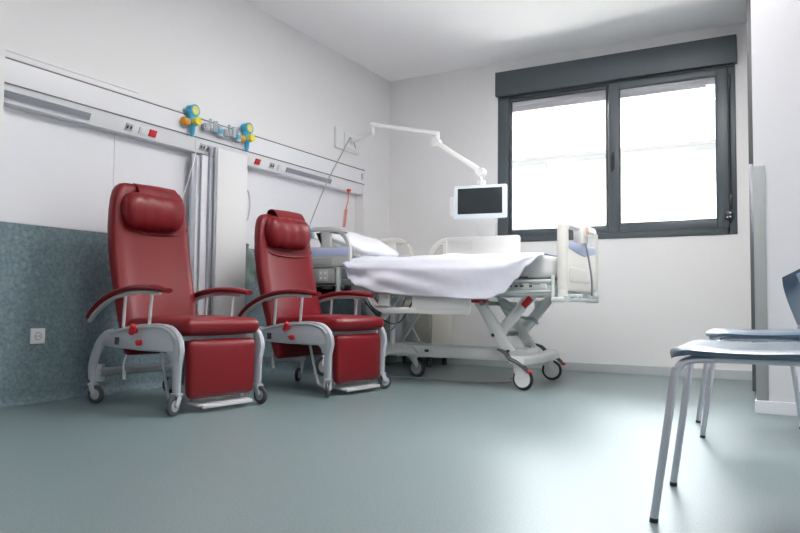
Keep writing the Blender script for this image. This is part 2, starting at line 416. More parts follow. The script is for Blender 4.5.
# slotted fold-away screen standing against the wall under the rail
scr = thing('folding_screen', 'folded white privacy screen with aluminium posts between the two red chairs', 'folding screen', (XL+.1, 3.75, 0))
SX = XL+.135
b = B(); bb(b, SX-.006, SX+.018, 3.675, 3.985, .12, 1.648, .006); tag(obj('screen_panel', b, 'white_plastic', scr), 'wide white outer panel', None)
b = B(); bb(b, SX-.040, SX-.026, 3.57, 3.90, .12, 1.585, .003); obj('screen_panel', b, 'wall_panel', scr)
for (y, x, h, w) in ((3.525, SX-.065, 1.585, .042), (3.628, SX-.012, 1.64, .016), (3.658, SX+.004, 1.65, .014)):
    b = B(); bb(b, x-.012, x+.012, y-w/2, y+w/2, .06, h, .004); obj('screen_post', b, 'alu', scr)
b = B(); bb(b, SX-.070, SX-.058, 3.548, 3.62, .12, 1.58); obj('screen_panel', b, 'wall_panel', scr, False)
b = B(); bb(b, XL+.055, SX+.01, 3.50, 3.98, .0, .06, .006); obj('screen_foot', b, 'alu', scr)
b = B(); tube(b, [(SX, 3.99, 1.40), (SX+.004, 4.015, 1.38), (SX+.004, 4.03, 1.29), (SX+.004, 4.015, 1.19), (SX, 3.99, 1.17)], .007, 8); obj('screen_handle', b, 'silver_tube', scr)
# grey green drape bunched behind the screen
b = B()
rows = []
N = 26
zt = [.995+.03*math.sin(1.9*i/N*3)-.14*(i/N)**1.5+.12*max(0, .25-i/N) for i in range(N+1)]
cols = []
for i in range(N+1):
    y = 3.99+.36*i/N; col = []
    for j in range(15):
        f = j/14; z = zt[i]*(1-f)+f*(.50+.38*(i/N))
        x = XL+.055+.018*math.sin(i*1.1+j*.25)+.014*math.sin(j*.7-i*.6)
        col.append((x, y-.02*f, z))
    cols.append(col)
Vf = [[b.verts.new(p) for p in c_] for c_ in cols]
Vb = [[b.verts.new((p[0]-.012, p[1], p[2])) for p in c_] for c_ in cols]
for i in range(N):
    for j in range(14):
        b.faces.new((Vf[i][j], Vf[i+1][j], Vf[i+1][j+1], Vf[i][j+1])); b.faces.new((Vb[i][j], Vb[i][j+1], Vb[i+1][j+1], Vb[i+1][j]))
    b.faces.new((Vf[i][0], Vb[i][0], Vb[i+1][0], Vf[i+1][0])); b.faces.new((Vf[i][14], Vf[i+1][14], Vb[i+1][14], Vb[i][14]))
for j in range(14):
    b.faces.new((Vf[0][j], Vf[0][j+1], Vb[0][j+1], Vb[0][j])); b.faces.new((Vf[N][j], Vb[N][j], Vb[N][j+1], Vf[N][j+1]))
tag(obj('folded_drape', b, 'drape', angle=80), 'grey-green cloth hanging between the white screen and the second red chair', 'cloth')

# wall socket low on the teal vinyl
ws = thing('wall_socket', 'white square power socket low on the teal wall', 'socket', (XL+.006, 2.46, .366))
b = B(); box(b, (XL+.011, 2.46, .366), (.010, .085, .085), .003); obj('socket_plate', b, 'white_plastic', ws)
b = B(); cyl(b, (XL+.0155, 2.46, .366), (XL+.0175, 2.46, .366), .021, 24); r_ = obj('socket_insert', b, 'label_white', ws)
b = B(); cyl(b, (XL+.017, 2.452, .366), (XL+.0185, 2.452, .366), .003, 8); cyl(b, (XL+.017, 2.468, .366), (XL+.0185, 2.468, .366), .003, 8); torus(b, (XL+.017, 2.46, .366), (1, 0, 0), .020, .0012, 24, 6); obj('socket_hole', b, 'dark', r_)

# ------------------------------------------------------------------ recliner (u: +x forward from the front casters)
def caster(parent, x, y, swing, r=.05, stem=.13, wheel='rubber', hub='hub', trail=.022):
    b = B()
    cyl(b, (x, y, r*1.9), (x, y, stem+.02), .017, 14)
    d = Vector((math.cos(swing), math.sin(swing), 0)); s = Vector((-d.y, d.x, 0))
    cx = Vector((x, y, 0))-d*trail
    for k in (-1, 1):
        p = cx+s*(.019*k)
        beam(b, Vector((x, y, r*1.95))+s*(.019*k), (p.x, p.y, r*.95), .006, .030, .002, up=s)
    beam(b, Vector((x, y, r*2.08))-d*.02, Vector((x, y, r*2.08))+d*.02, .045, .014, .003, up=s)
    f = obj('caster', b, 'silver', parent)
    b = B(); c = Vector((cx.x, cx.y, r))
    torus(b, c, s, r-.010, .010, 32, 8); cyl(b, c-s*.010, c+s*.010, r-.008, 28); obj('wheel', b, wheel, f)
    b = B(); cyl(b, c-s*.0125, c+s*.0125, r-.022, 24); cyl(b, c-s*.024, c+s*.024, .007, 10); obj('wheel_hub', b, hub, f)
    return f

def leg_cushion(b):
    rings = []
    for k in range(25):
        f = -1+2*k/24; z = .221+.150*math.copysign(abs(f)**.8, f)
        e = (1-abs(f)**9)**.5; e = max(.3, e)
        hw = (.228-.012*(1-f)/2)*(1-.14*abs(f)**14) ; ring = []
        for j in range(40):
            a = 2*PI*j/40; c_, s_ = math.cos(a), math.sin(a)
            yy = hw*math.copysign(abs(c_)**.25, c_); xx = .031*e*math.copysign(abs(s_)**.45, s_)
            if s_ > 0: xx += .012*(1-(yy/hw)**2)*(1-f*f)
            ring.append((.006+xx, yy, z))
        rings.append(ring)
    loft(b, rings)

def make_recliner(name, label):
    t = thing(name, label, 'chair', (0, 0, 0), 'red recliners by the teal wall')
    # --- side frames
    for sd in (-1, 1):
        y = .275*sd; b = B()
        out = [(-.62, .335), (-.625, .378), (-.58, .400), (-.50, .424), (-.395, .443), (-.28, .456), (-.17, .461), (-.10, .458), (-.04, .443), (.004, .415), (.028, .375), (.036, .33),
               (.022, .27), (-.040, .27), (-.052, .30), (-.075, .318), (-.12, .318), (-.30, .318), (-.50, .325), (-.58, .330)]
        plate(b, out, [], .034, at(0, y, -.010) @ XZ, .008)
        # raised rim that runs into the legs
        tube(b, [(-.54, y, .392), (-.60, y, .375), (-.655, y, .335), (-.70, y, .265), (-.728, y, .195), (-.725, y, .130)], [.024, .030, .033, .033, .031, .026], 14, flat=(.55, 1), ref=(0, 1, 0))
        tube(b, [(-.12, y, .430), (-.055, y, .414), (-.012, y, .378), (0, y, .33), (-.004, y, .22), (-.006, y, .115)], [.020, .028, .034, .032, .028, .026], 14, flat=(.62, 1), ref=(0, 1, 0))
        fr = obj('side_frame', b, 'silver', t, angle=40)
        b = B(); rim = [(-.55, .398), (-.395, .426), (-.17, .442), (-.06, .426), (-.005, .388)]
        tube(b, [(u, y+sd*.016, z-.008) for u, z in rim], .008, 8); obj('frame_rim', b, 'silver', fr)
        b = B()
        cyl(b, (-.318, y+sd*.012, .412), (-.318, y+sd*.045, .412), .017, 16)
        tube(b, [(-.328, y+sd*.040, .396), (-.312, y+sd*.046, .418), (-.294, y+sd*.050, .440)], [.014, .017, .013], 12)
        obj('release_lever', b, 'red_plastic', t)
        b = B(); cyl(b, (-.28, y+sd*.012, .350), (-.28, y+sd*.034, .350), .016, 18); ball(b, (-.28, y+sd*.034, .350), (.016, .006, .016)); box(b, (-.302, y+sd*.02, .352), (.03, .012, .014), .004); obj('lock_button', b, 'red_plastic', t)
        b = B(); box(b, (-.48, y+sd*.018, .352), (.035, .01, .04), .003); obj('bracket', b, 'dark', t)
        # --- arm
        arm = [(-.765, .472), (-.715, .516), (-.63, .568), (-.53, .607), (-.41, .630), (-.30, .636), (-.18, .631), (-.085, .618)]
        ya = .277*sd
        b = B(); tube(b, [(u, ya, z) for u, z in arm], [.022, .027, .029, .029, .029, .029, .030, .024], 16, flat=(1.15, .56), ref=(0, 1, 0)); ap = obj('armrest', b, 'red', t)
        b = B(); tube(b, [(u, ya, z-.024) for u, z in arm[:-1]]+[(-.15, ya, .605)], [.011, .014, .015, .015, .015, .015, .014, .009], 12, flat=(1.25, .75), ref=(0, 1, 0)); obj('arm_rail', b, 'silver_tube', ap)
        b = B(); cyl(b, (-.44, ya, .616), (-.455, y, .425), .0085, 12); obj('arm_post', b, 'silver_tube', t)
        b = B(); cyl(b, (-.215, ya, .625), (-.235, y, .445), .0085, 12); obj('arm_post', b, 'silver_tube', t)
    # --- backrest
    rows = [(.275, -.470, .235, .035), (.285, -.476, .250, .060), (.31, -.487, .258, .082), (.40, -.515, .264, .092), (.50, -.545, .268, .096), (.60, -.575, .270, .096), (.73, -.608, .272, .096),
            (.86, -.634, .273, .096), (.98, -.650, .270, .096), (1.08, -.657, .262, .094), (1.15, -.660, .252, .090), (1.195, -.661, .238, .084), (1.222, -.660, .220, .074), (1.240, -.656, .195, .058), (1.248, -.650, .165, .034)]
    rings = []
    for z, ub, hw, th in rows:
        ring = []; hw *= .955; z = z if z < .6 else .6+(z-.6)*.975
        for k in range(48):
            a = 2*PI*k/48; cc, ss = math.cos(a), math.sin(a)
            yy = hw*math.copysign(abs(cc)**.42, cc); dd = th/2*math.copysign(abs(ss)**.5, ss)
            if ss > 0:
                q = abs(yy)/hw; dent = .020*max(0, 1-(q/.80)**4)*(1 if .33 < z < 1.2 else .2)
                dd -= dent*(th/.096)
            ring.append((ub+th/2+dd, yy-.022, z))
        rings.append(ring)
    b = B(); loft(b, rings); br = obj('backrest', b, 'red', t, angle=70)
    b = B(); tube(b, [(-.566, s_*.222-.012, z_) for s_, z_ in ((-1, 1.0), (-.95, .975), (-.6, .955), (0, .948), (.6, .955), (.95, .975), (1, 1.0))], .006, 8); obj('seam', b, 'red', br)
    b = B(); rings = []
    for k in range(17):
        f = -1+2*k/16; e = (max(0, 1-abs(f)**9))**.5; e = max(e, .35); yy = .198*f-.036
        rings.append([(-.552+.062*e*math.cos(2*PI*j/20)+.003*math.sin(k*1.7+j), yy, 1.072+(.104*e)*math.copysign(abs(math.sin(2*PI*j/20))**.85, math.sin(2*PI*j/20))+.003*math.sin(k*2.3)) for j in range(20)])
    loft(b, rings); hr = obj('headrest', b, 'red', t, angle=70)
    b = B()
    pth = resample([(p[0], 0, p[1]) for p in [(-.545, 1.150), (-.562, 1.190), (-.592, 1.229), (-.625, 1.238), (-.660, 1.223), (-.670, 1.16)]], 4)
    rg = []
    for p in pth:
        rg.append([(p.x-.006, -.12, p.z-.010), (p.x-.006, .14, p.z-.010), (p.x+.000, .145, p.z-.002), (p.x+.002, .02, p.z+.002), (p.x+.000, -.125, p.z-.002)])
    loft(b, rg); obj('headrest_strap', b, 'red', hr, angle=60)
    # --- seat and leg rest
    b = B(); cushion(b, (-.240, -.006, .432), (.585, .505, .084), .040, .019, 2, 14, Matrix.Rotation(math.radians(-1.5), 3, 'Y'))
    st = obj('seat', b, 'red', t, angle=80)
    b = B(); leg_cushion(b)
    obj('leg_rest', b, 'red', t, angle=80)
    b = B(); bb(b, -.04, -.02, -.20, .20, .10, .36, .004); bb(b, -.05, -.02, -.255, .255, .365, .39, .004); obj('leg_rest_frame', b, 'silver', t)
    b = B(); box(b, (-.015, .02, .040), (.085, .36, .014), .004, Matrix.Rotation(.12, 3, 'Y')); bb(b, .035, .050, -.15, .19, .022, .040, .004); obj('foot_plate', b, 'silver_tube', t)
    for yq in (-.16, .20):
        b = B(); bb(b, -.062, -.050, yq-.01, yq+.01, .04, .16, .002); obj('plate_bracket', b, 'silver', t)
    # --- underframe
    b = B(); bb(b, -.50, -.06, -.225, .225, .335, .385, .008); bb(b, -.42, -.12, -.06, .06, .285, .335, .006); obj('underframe', b, 'dark', t)
    b = B(); cyl(b, (-.69, -.262, .170), (-.69, .262, .170), .024, 18)
    for sd in (-1, 1): cyl(b, (-.70, .245*sd, .120), (-.70, .245*sd, .215), .025, 18); beam(b, (-.70, .245*sd, .17), (-.735, .270*sd, .17), .03, .05)
    obj('cross_bar', b, 'silver', t)
    for sd in (-1, 1):
        b = B(); tube(b, [(-.20, .225*sd, .33), (-.16, .23*sd, .20), (-.115, .238*sd, .085), (-.085, .24*sd, .062), (-.03, .245*sd, .060)], .0085, 10); obj('brake_pedal_bar', b, 'silver', t)
    b = B(); cyl(b, (-.13, .02, .12), (-.13, .02, .34), .034, 20); obj('gas_lift_cover', b, 'silver', t)
    b = B(); tube(b, [(-.50, -.20, .33), (-.505, -.215, .28), (-.515, -.225, .22), (-.51, -.225, .175)], .005, 8); cyl(b, (-.51, -.225, .185), (-.505, -.225, .14), .009, 10); obj('cable', b, 'white_plastic', t)
    return t

rec = make_recliner('recliner_chair', 'red vinyl recliner with silver frame, nearer the camera at left')
caster(rec, 0, -.275, math.radians(106), trail=.028); caster(rec, 0, .275, math.radians(180)); caster(rec, -.720, -.272, math.radians(200)); caster(rec, -.735, .275, math.radians(20))
rec.location = (-2.675, 2.825, 0); rec.rotation_euler = (0, 0, math.radians(-5))
rec2 = make_recliner('recliner_chair', 'red vinyl recliner beside the hospital bed, the farther of two')
caster(rec2, 0, -.275, math.radians(125), trail=.03); caster(rec2, 0, .275, math.radians(-115), trail=.024); caster(rec2, -.735, -.275, math.radians(60)); caster(rec2, -.735, .275, math.radians(110))
rec2.location = (-2.46, 3.815, 0); rec2.rotation_euler = (0, 0, math.radians(-5))
for ch in rec2.children:                                     # its back is let down a few degrees
    if ch.name.startswith(('backrest', 'headrest')):
        R3 = Matrix.Rotation(math.radians(-2), 3, 'Y'); pv = Vector((-.50, 0, .42))
        ch.rotation_euler = (0, math.radians(-2), 0); ch.location = pv-R3 @ pv+Vector((.005, -.008, -.068+(.034 if ch.name.startswith('headrest') else 0)))

# ------------------------------------------------------------------ hospital bed
bed = thing('hospital_bed', 'white adjustable hospital bed raised high on scissor legs under the window', 'hospital bed', (-2.4, 4.94, 0))
YN, YFAR = 4.48, 5.40
b = B()                                                     # platform
for y in (YN+.03, YFAR-.03): bb(b, -3.42, -1.40, y-.018, y+.018, .625, .70, .006)
for x in (-3.41, -2.9, -2.3, -1.85, -1.42): bb(b, x-.02, x+.02, YN+.03, YFAR-.03, .63, .69, .005)
obj('bed_frame', b, 'bed_frame', bed)
b = B(); bb(b, -3.38, -2.68, YN+.03, YFAR-.03, .705, .735, .006); bb(b, -2.66, -2.30, YN+.03, YFAR-.03, .705, .735, .006); bb(b, -2.28, -1.42, YN+.03, YFAR-.03, .705, .735, .006); obj('mattress_platform', b, 'bed_frame', bed)
b = B()                                                     # little rails and slots along the visible foot end
for z in (.655, .725): cyl(b, (-1.80, YN+.005, z), (-1.40, YN+.005, z), .008, 10)
for x in (-1.72, -1.58, -1.46): box(b, (x, YN+.008, .69), (.05, .012, .035), .004)
obj('side_fitting', b, 'bed_white', bed)
b = B()
for x in (-1.68, -1.64, -1.60, -1.54): box(b, (x, YN-.001, .69), (.020, .006, .012), .001)
box(b, (-1.66, YN+.003, .745), (.20, .012, .010), .002); obj('slot', b, 'dark', bed)
# footboard
def board(x, name='footboard', zt=1.145):
    out = rrect(YN, YFAR, .66, zt, (.02, .02, .07, .07), 6)
    h1 = rrect(YN+.085, 4.84, .985, zt-.055, (.02, .01, .01, .035)); h2 = rrect(5.04, YFAR-.085, .985, zt-.055, (.01, .02, .035, .01))
    b = B(); plate(b, out, [h1, h2], .05, at(x, 0, 0) @ YZ, .012)
    for y in (YN+.035, YFAR-.035): tube(b, [(x, y, .60), (x, y, .80), (x, y, zt-.045)], [.030, .038, .036], 16)
    fb_ = obj(name, b, 'bed_cream', bed, angle=40)
    b = B(); plate(b, [(YN+.08, .94), (4.94, .905), (YFAR-.08, .94), (YFAR-.08, .985), (YN+.08, .985)], [], .058, at(x, 0, 0) @ YZ, .003); tag(obj('stripe', b, 'blue_stripe', fb_), 'pale blue stripe', None)
    b = B(); plate(b, rrect(YN+.10, YFAR-.10, .72, .82, .02), [], .056, at(x, 0, 0) @ YZ, .004); obj('lower_inset', b, 'bed_cream', fb_)
    return fb_
YFAR_, YFAR = YFAR, 5.32
fbd = board(-1.335, zt=1.135)
b = B(); box(b, (-1.315, 4.90, 1.06), (.06, .13, .15), .012); cp = obj('control_holder', b, 'bed_cream', fbd)
b = B(); box(b, (-1.283, 4.92, 1.085), (.004, .06, .05)); obj('sticker', b, 'sticker', cp, False)
b = B(); box(b, (-1.283, 4.90, 1.02), (.004, .08, .05)); obj('display', b, 'bed_grey', cp, False)
b = B(); tube(b, [(-1.28, 4.86, .995), (-1.27, 4.90, .90), (-1.268, 4.98, .75), (-1.28, 5.03, .635)], .007, 8); tag(obj('cable', b, 'cord_grey', fbd), 'grey control cable', None)
b = B()
bb(b, -1.40, -1.31, YN-.02, YN+.03, .585, .618, .01); bb(b, -1.40, -1.32, YFAR-.03, YFAR+.02, .585, .618, .01); bb(b, -1.35, -1.30, YN, YFAR, .590, .615, .008)
for y in (4.62, 4.80, 5.05, 5.25): box(b, (-1.315, y, .628), (.05, .07, .028), .008)
cyl(b, (-1.30, YN, .585), (-1.30, YN, .625), .022, 20); cyl(b, (-1.33, YFAR, .585), (-1.33, YFAR, .625), .022, 20)
for y in (YN+.035, YFAR-.035): cyl(b, (-1.33, y, .60), (-1.33, y, .72), .022, 14)
cyl(b, (-1.39, YN-.005, .60), (-1.39, YN-.005, .76), .012, 12)
obj('bumper_bar', b, 'bed_frame', bed)
YFAR = YFAR_
board(-3.47, name='headboard')
# raised side rails: head piece (rounded towards the foot), foot piece (rounded towards the head)
def head_rail(y, sgn, m='bed_grey'):
    x0, x1, z0, z1 = -3.40, -2.925, .84, 1.150
    out = rrect(x0, x1, z0, z1, (.02, .05, .20, .04), 8)
    ha = rrect(x0+.05, -3.20, .995, z1-.035, (.01, .01, .01, .02)); hb = rrect(-3.11, x1-.035, .995, z1-.04, (.01, .01, .15, .01), 7)
    b = B(); plate(b, out, [ha, hb], .030, at(0, y, 0) @ XZ, .008); r = obj('side_rail', b, m, bed, angle=40)
    b = B(); bb(b, x0+.01, x1-.012, y-.0175, y+.0175, .925, .985, .003); obj('stripe', b, 'blue_stripe', r)
    b = B(); bb(b, -3.29, -3.09, y-.018, y+.018, .855, .912, .003); obj('rail_insert', b, 'guard', r)
    b = B(); bb(b, -3.33, -3.30, y-.005, y+.03, .60, .86, .004); bb(b, -3.06, -3.03, y-.005, y+.03, .60, .86, .004); obj('rail_link', b, 'bed_frame', r)
    return r
head_rail(YN-.035, -1)
hr2 = head_rail(YFAR+.035, 1, 'bed_cream')
def foot_rail(y, z0, z1, m, flip=False):
    x0, x1 = -2.79, -1.955
    if not flip:
        out = rrect(x0, x1, z0, z1, (.02, .02, .03, .20), 8)
        holes = [rrect(x0+.045, -2.63, z0+.15, z1-.045, (.01, .01, .01, .13), 6), rrect(-2.57, -2.47, z0+.15, z1-.045, .01)]
        holes = [holes[0]]
    else:
        out = rrect(x0, x1, z0, z1, (.19, .03, .02, .02), 8)
        holes = [rrect(x0+.035, -2.68, z0+.045, z1-.06, (.15, .01, .01, .01), 6), rrect(-2.585, -2.40, z0+.045, z1-.06, .012)]
    b = B(); plate(b, out, holes, .030, at(0, y, 0) @ XZ, .008); r = obj('side_rail', b, m, bed, angle=40)
    b = B(); plate(b, rrect(-2.37, x1+.02+(-.05), z0+.03, z1-.03, .02), [], .036, at(0, y, 0) @ XZ, .004)
    obj('rail_insert', b, m, r)
    b = B(); zz = .60
    bb(b, -2.52, -2.48, y-.01 if y > 5 else y-.005, y+.01 if y > 5 else y+.03, .60, .86 if y > 5 else .66, .004); bb(b, -2.15, -2.11, y-.01 if y > 5 else y-.005, y+.01 if y > 5 else y+.03, .60, .86 if y > 5 else .66, .004)
    obj('rail_link', b, 'bed_frame', r)
foot_rail(YFAR+.035, .84, 1.130, 'bed_cream')
foot_rail(YN-.035, .495, .775, 'bed_white', True)
b = B(); bb(b, -2.62, -2.60, YFAR+.015, YFAR+.055, .84, 1.11, .002); obj('rail_trim', b, 'bed_cream', bed)
# control unit and mechanics below the near head rail
b = B(); box(b, (-3.17, YN-.02, .775), (.19, .05, .115), .008); cu_ = obj('control_box', b, 'guard', bed)
b = B(); box(b, (-3.17, YN-.047, .775), (.085, .006, .085), .003); cz = obj('button_panel', b, 'bed_grey', cu_)
b = B()
for dx in (-.02, .02):
    for dz in (-.02, .02): cyl(b, (-3.17+dx, YN-.049, .775+dz), (-3.17+dx, YN-.053, .775+dz), .008, 12)
obj('button', b, 'label_white', cz)
b = B()
box(b, (-3.22, YN-.01, .832), (.24, .03, .012), .002)
for x, w in ((-3.30, .06), (-3.16, .10), (-3.02, .05), (-2.96, .03)): box(b, (x, YN-.008, .685), (w, .02, .022), .004)
box(b, (-3.17, YN-.02, .710), (.20, .03, .014), .003); obj('latch', b, 'dark', bed)
b = B(); bb(b, -3.40, -2.95, YN+.012, YN+.03, .60, .70, .004); bb(b, -3.38, -2.97, YN-.004, YN+.012, .728, .75, .004); obj('side_cover', b, 'bed_frame', bed)
# foot-end scissor legs
def pivot(bm, x, y, z, r=.016): cyl(bm, (x, y-.045, z), (x, y+.045, z), r, 14)
for y in (4.64, 5.10):
    b = B(); beam(b, (-1.975, y, .590), (-1.735, y, .235), .045, .072, .010); obj('leg', b, 'bed_white', bed)
    b = B(); beam(b, (-1.600, y+.05, .640), (-1.855, y+.05, .345), .040, .072, .010); obj('leg', b, 'bed_white', bed)
    b = B(); pivot(b, -1.86, y+.02, .355, .012); obj('pivot_bolt', b, 'dark', bed)
    b = B(); pivot(b, -1.745, y+.0, .25, .010); obj('pivot_bolt', b, 'dark', bed)
    if y > 5: continue
    b = B(); box(b, (-1.965, y-.005, .598), (.11, .062, .040), .006); tag(obj('leg_cap', b, 'red_plastic', bed), 'red cap', None)
    b = B(); beam(b, (-1.600, y+.02, .615), (-1.655, y+.02, .555), .006, .045, .002); tag(obj('red_mark', b, 'red_plastic', bed), 'red mark', None)
b = B(); beam(b, (-1.92, 4.90, .60), (-1.76, 4.90, .50), .06, .06, .02); obj('actuator', b, 'bed_frame', bed)
b = B(); plate(b, [(-1.76, .60), (-1.68, .60), (-1.69, .49), (-1.715, .47), (-1.75, .51)], [], .02, at(0, 5.20, 0) @ XZ, .004); obj('leg_gusset', b, 'bed_white', bed)
b = B(); tube(b, [(-1.84, 5.0, .50), (-1.76, 5.0, .47), (-1.70, 5.0, .465), (-1.665, 5.0, .43)], .012, 8); obj('release_rod', b, 'silver', bed)
b = B(); cyl(b, (-1.94, 4.60, .575), (-1.94, 5.28, .575), .016, 14); cyl(b, (-1.86, 4.66, .355), (-1.86, 5.30, .355), .018, 14); obj('torsion_bar', b, 'alu', bed)
# base: long beam, foot cross member with casters and pedals
b = B(); bb(b, -3.30, -1.68, 4.80, 5.08, .165, .255, .014); obj('base_beam', b, 'bed_white', bed)
b = B()
pl = [(-1.705, .172), (-1.705, .225), (-1.62, .225), (-1.607, .21), (-1.607, .168)]
loft(b, [[(x, y, z+dz) for x, z in pl] for y, dz in ((4.53, 0), (4.62, -.006), (4.94, -.010), (5.24, -.006), (5.32, 0))]); obj('cross_member', b, 'bed_white', bed, angle=20)
def bed_caster(x, y, swing, label=None):
    b = B()
    d = Vector((math.cos(swing), math.sin(swing), 0)); s = Vector((-d.y, d.x, 0)); R = .075
    c = Vector((x, y, R))-d*.035
    cyl(b, (x, y, .15), (x, y, .20), .026, 16)
    tube(b, [Vector((x, y, .175)), Vector((x, y, .14))-d*.006, c+Vector((0, 0, .02))+d*.01, c], [.038, .044, .050, .046], 16, flat=(.45, 1), ref=tuple(s))
    f = obj('caster', b, 'bed_white', bed)
    b = B(); torus(b, c, s, R-.011, .012, 40, 8); cyl(b, c-s*.006, c+s*.006, R-.008, 32); obj('tyre', b, 'black_rubber', f)
    b = B(); cyl(b, c-s*.018, c+s*.018, R-.018, 32); obj('wheel_disc', b, 'bed_white' if label is None else 'hub', f)
bed_caster(-1.65, 4.555, math.radians(170)); bed_caster(-1.69, 5.30, math.radians(185))
for y in (4.535, 5.325):
    b = B(); tube(b, [(-1.79, y, .265), (-1.74, y, .245), (-1.70, y, .205), (-1.655, y, .185), (-1.60, y, .150), (-1.575, y, .125)], [.010, .017, .019, .018, .016, .010], 12, flat=(1.8, .7), ref=(0, 1, 0)); p_ = obj('brake_pedal', b, 'dark', bed)
    b = B(); ball(b, (-1.572, y, .125), (.020, .022, .012)); tag(obj('pedal_tip', b, 'red_plastic', p_), 'red pedal tip', None)
# head end: cover, casters, links
b = B()
for y in (4.79, 5.09):
    plate(b, [(-3.32, .135), (-3.32, .265), (-2.66, .265), (-2.58, .238), (-2.53, .195), (-2.57, .182), (-2.66, .186), (-2.78, .175), (-2.90, .125), (-3.05, .105), (-3.15, .12)], [], .03, at(0, y, 0) @ XZ, .008)
bb(b, -3.28, -2.70, 4.80, 5.08, .235, .262, .006); obj('base_cover', b, 'bed_white', bed, angle=40)
def head_caster(x, y, swing):
    b = B(); d = Vector((math.cos(swing), math.sin(swing), 0)); s = Vector((-d.y, d.x, 0)); R = .075; c = Vector((x, y, R))
    tube(b, [c+d*.09+Vector((0, 0, .105)), c+d*.05+Vector((0, 0, .09)), c+Vector((0, 0, .03)), c], [.032, .034, .028, .018], 14, flat=(.9, 1), ref=tuple(s))
    f = obj('caster', b, 'bed_white', bed)
    b = B(); torus(b, c, s, R-.010, .011, 40, 8); cyl(b, c-s*.012, c+s*.012, R-.006, 32); obj('tyre', b, 'rubber', f)
    b = B(); cyl(b, c-s*.016, c+s*.016, R-.024, 32); obj('wheel_disc', b, 'hub', f)
head_caster(-2.60, 4.90, math.radians(170))
head_caster(-3.25, 4.56, math.radians(70)); head_caster(-3.25, 5.32, math.radians(-70))
b = B(); bb(b, -3.27, -3.18, 4.56, 5.32, .165, .225, .012); obj('head_cross_member', b, 'bed_white', bed)
for y in (4.68, 5.20):
    b = B(); beam(b, (-2.93, y, .245), (-2.66, y, .62), .03, .045, .006); obj('leg', b, 'bed_white', bed)
    b = B(); beam(b, (-2.78, y+.05, .25), (-3.0, y+.05, .62), .03, .04, .006); obj('leg', b, 'bed_white', bed)
b = B(); bb(b, -2.82, -2.76, 4.83, 4.95, .255, .64, .006); obj('lift_column', b, 'alu', bed)
b = B(); bb(b, -2.745, -2.725, 4.72, 4.77, .255, .64, .003); obj('lift_column', b, 'bed_white', bed)
b = B()
tube(b, [(-2.92, 4.62, .62), (-2.88, 4.62, .46), (-2.78, 4.62, .37), (-2.66, 4.62, .38), (-2.60, 4.62, .50), (-2.55, 4.62, .62)], .006, 8)
obj('cable', b, 'cord_grey', bed)
b = B(); tube(b, [(-2.95, 4.66, .60), (-2.84, 4.64, .50), (-2.70, 4.64, .42), (-2.60, 4.64, .44), (-2.53, 4.66, .56), (-2.50, 4.68, .62)], .005, 8); obj('cable', b, 'dark', bed)
b = B(); bb(b, -3.12, -2.85, 4.85, 5.03, .09, .165, .01); obj('drive_unit', b, 'dark', bed)
b = B(); box(b, (-2.46, 4.785, .215), (.03, .012, .018), .003); obj('socket', b, 'dark', bed)

# mattress, sheet, pillow
mt = B(); cushion(mt, (-2.385, 4.94, .820), (1.97, .86, .160), .045, .006, 2, 16)
tag(obj('mattress', mt, 'mattress', angle=80), 'white mattress on the hospital bed, bare at the foot end', 'mattress')
b = B()
NX, top_n, drop_n = 90, 26, 26
xs0, xs1 = -2.955, -1.462
def lerp_tab(tab, x):
    for (a, va), (c_, vc) in zip(tab, tab[1:]):
        if x <= c_: 
            f = max(0, (x-a)/(c_-a)); f = f*f*(3-2*f); return va+(vc-va)*f
    return tab[-1][1]
zb_tab = [(-2.955, .83), (-2.90, .745), (-2.80, .690), (-2.64, .645), (-2.40, .625), (-2.15, .612), (-1.95, .600), (-1.83, .600), (-1.72, .635), (-1.62, .735), (-1.55, .82), (-1.435, .895)]
grid = []
for i in range(NX+1):
    f = i/NX; x = xs0+(xs1-xs0)*f; col = []
    zb = lerp_tab(zb_tab, x)
    zc = .908-.35*max(0, x+1.475)**1.3
    for j in range(top_n+1):                                  # far edge to near edge over the top
        g = j/top_n; y = 5.375-(5.375-4.505)*g
        am_ = min(1, (-1.45-x)/.5) if x < -1.45 else 0
        h = zc+am_*(.005*(1+math.sin(x*9+y*6))+.003*math.sin(x*23-y*11))+.012*math.exp(-((x+2.93)/.10)**2)*math.sin(y*30)
        e = max(0, (g-.965)/.035); h -= .018*e*e
        col.append([x, y, h])
    for j in range(1, drop_n+1):
        g = j/drop_n; z = (zc-.018)*(1-g)+zb*g
        head = math.exp(-((x-xs0)/.34)**2)
        fold = .012*math.sin(x*10.5+1.0)*g+.007*math.sin(x*24+g*3)*g+head*.030*math.sin(g*9.0+(x-xs0)*14)*min(1, g*3)+.010*math.exp(-((x+2.5)/.35)**2)*math.sin(g*13-(x+2.9)*9)*min(1, g*2)+.006*math.sin(g*7+x*5)*g
        flare = .010+.012*g
        col.append([x+.02*g*math.sin(x*3), 4.468-flare+fold*.7-.055*min(1, g*3.5), z])
    # folded-back diagonal at the foot end
    grid.append(col)
V = [[b.verts.new(p) for p in c_] for c_ in grid]
for i in range(NX):
    for j in range(top_n+drop_n):
        b.faces.new((V[i][j], V[i+1][j], V[i+1][j+1], V[i][j+1]))
sh = obj('bed_sheet', b, 'sheet', angle=180)
sm = sh.modifiers.new('s', 'SOLIDIFY'); sm.thickness = .004; sm.offset = 1
tag(sh, 'rumpled pale lilac sheet draped over the mattress and hanging over its near side', 'bed sheet')
b = B()
rings = []
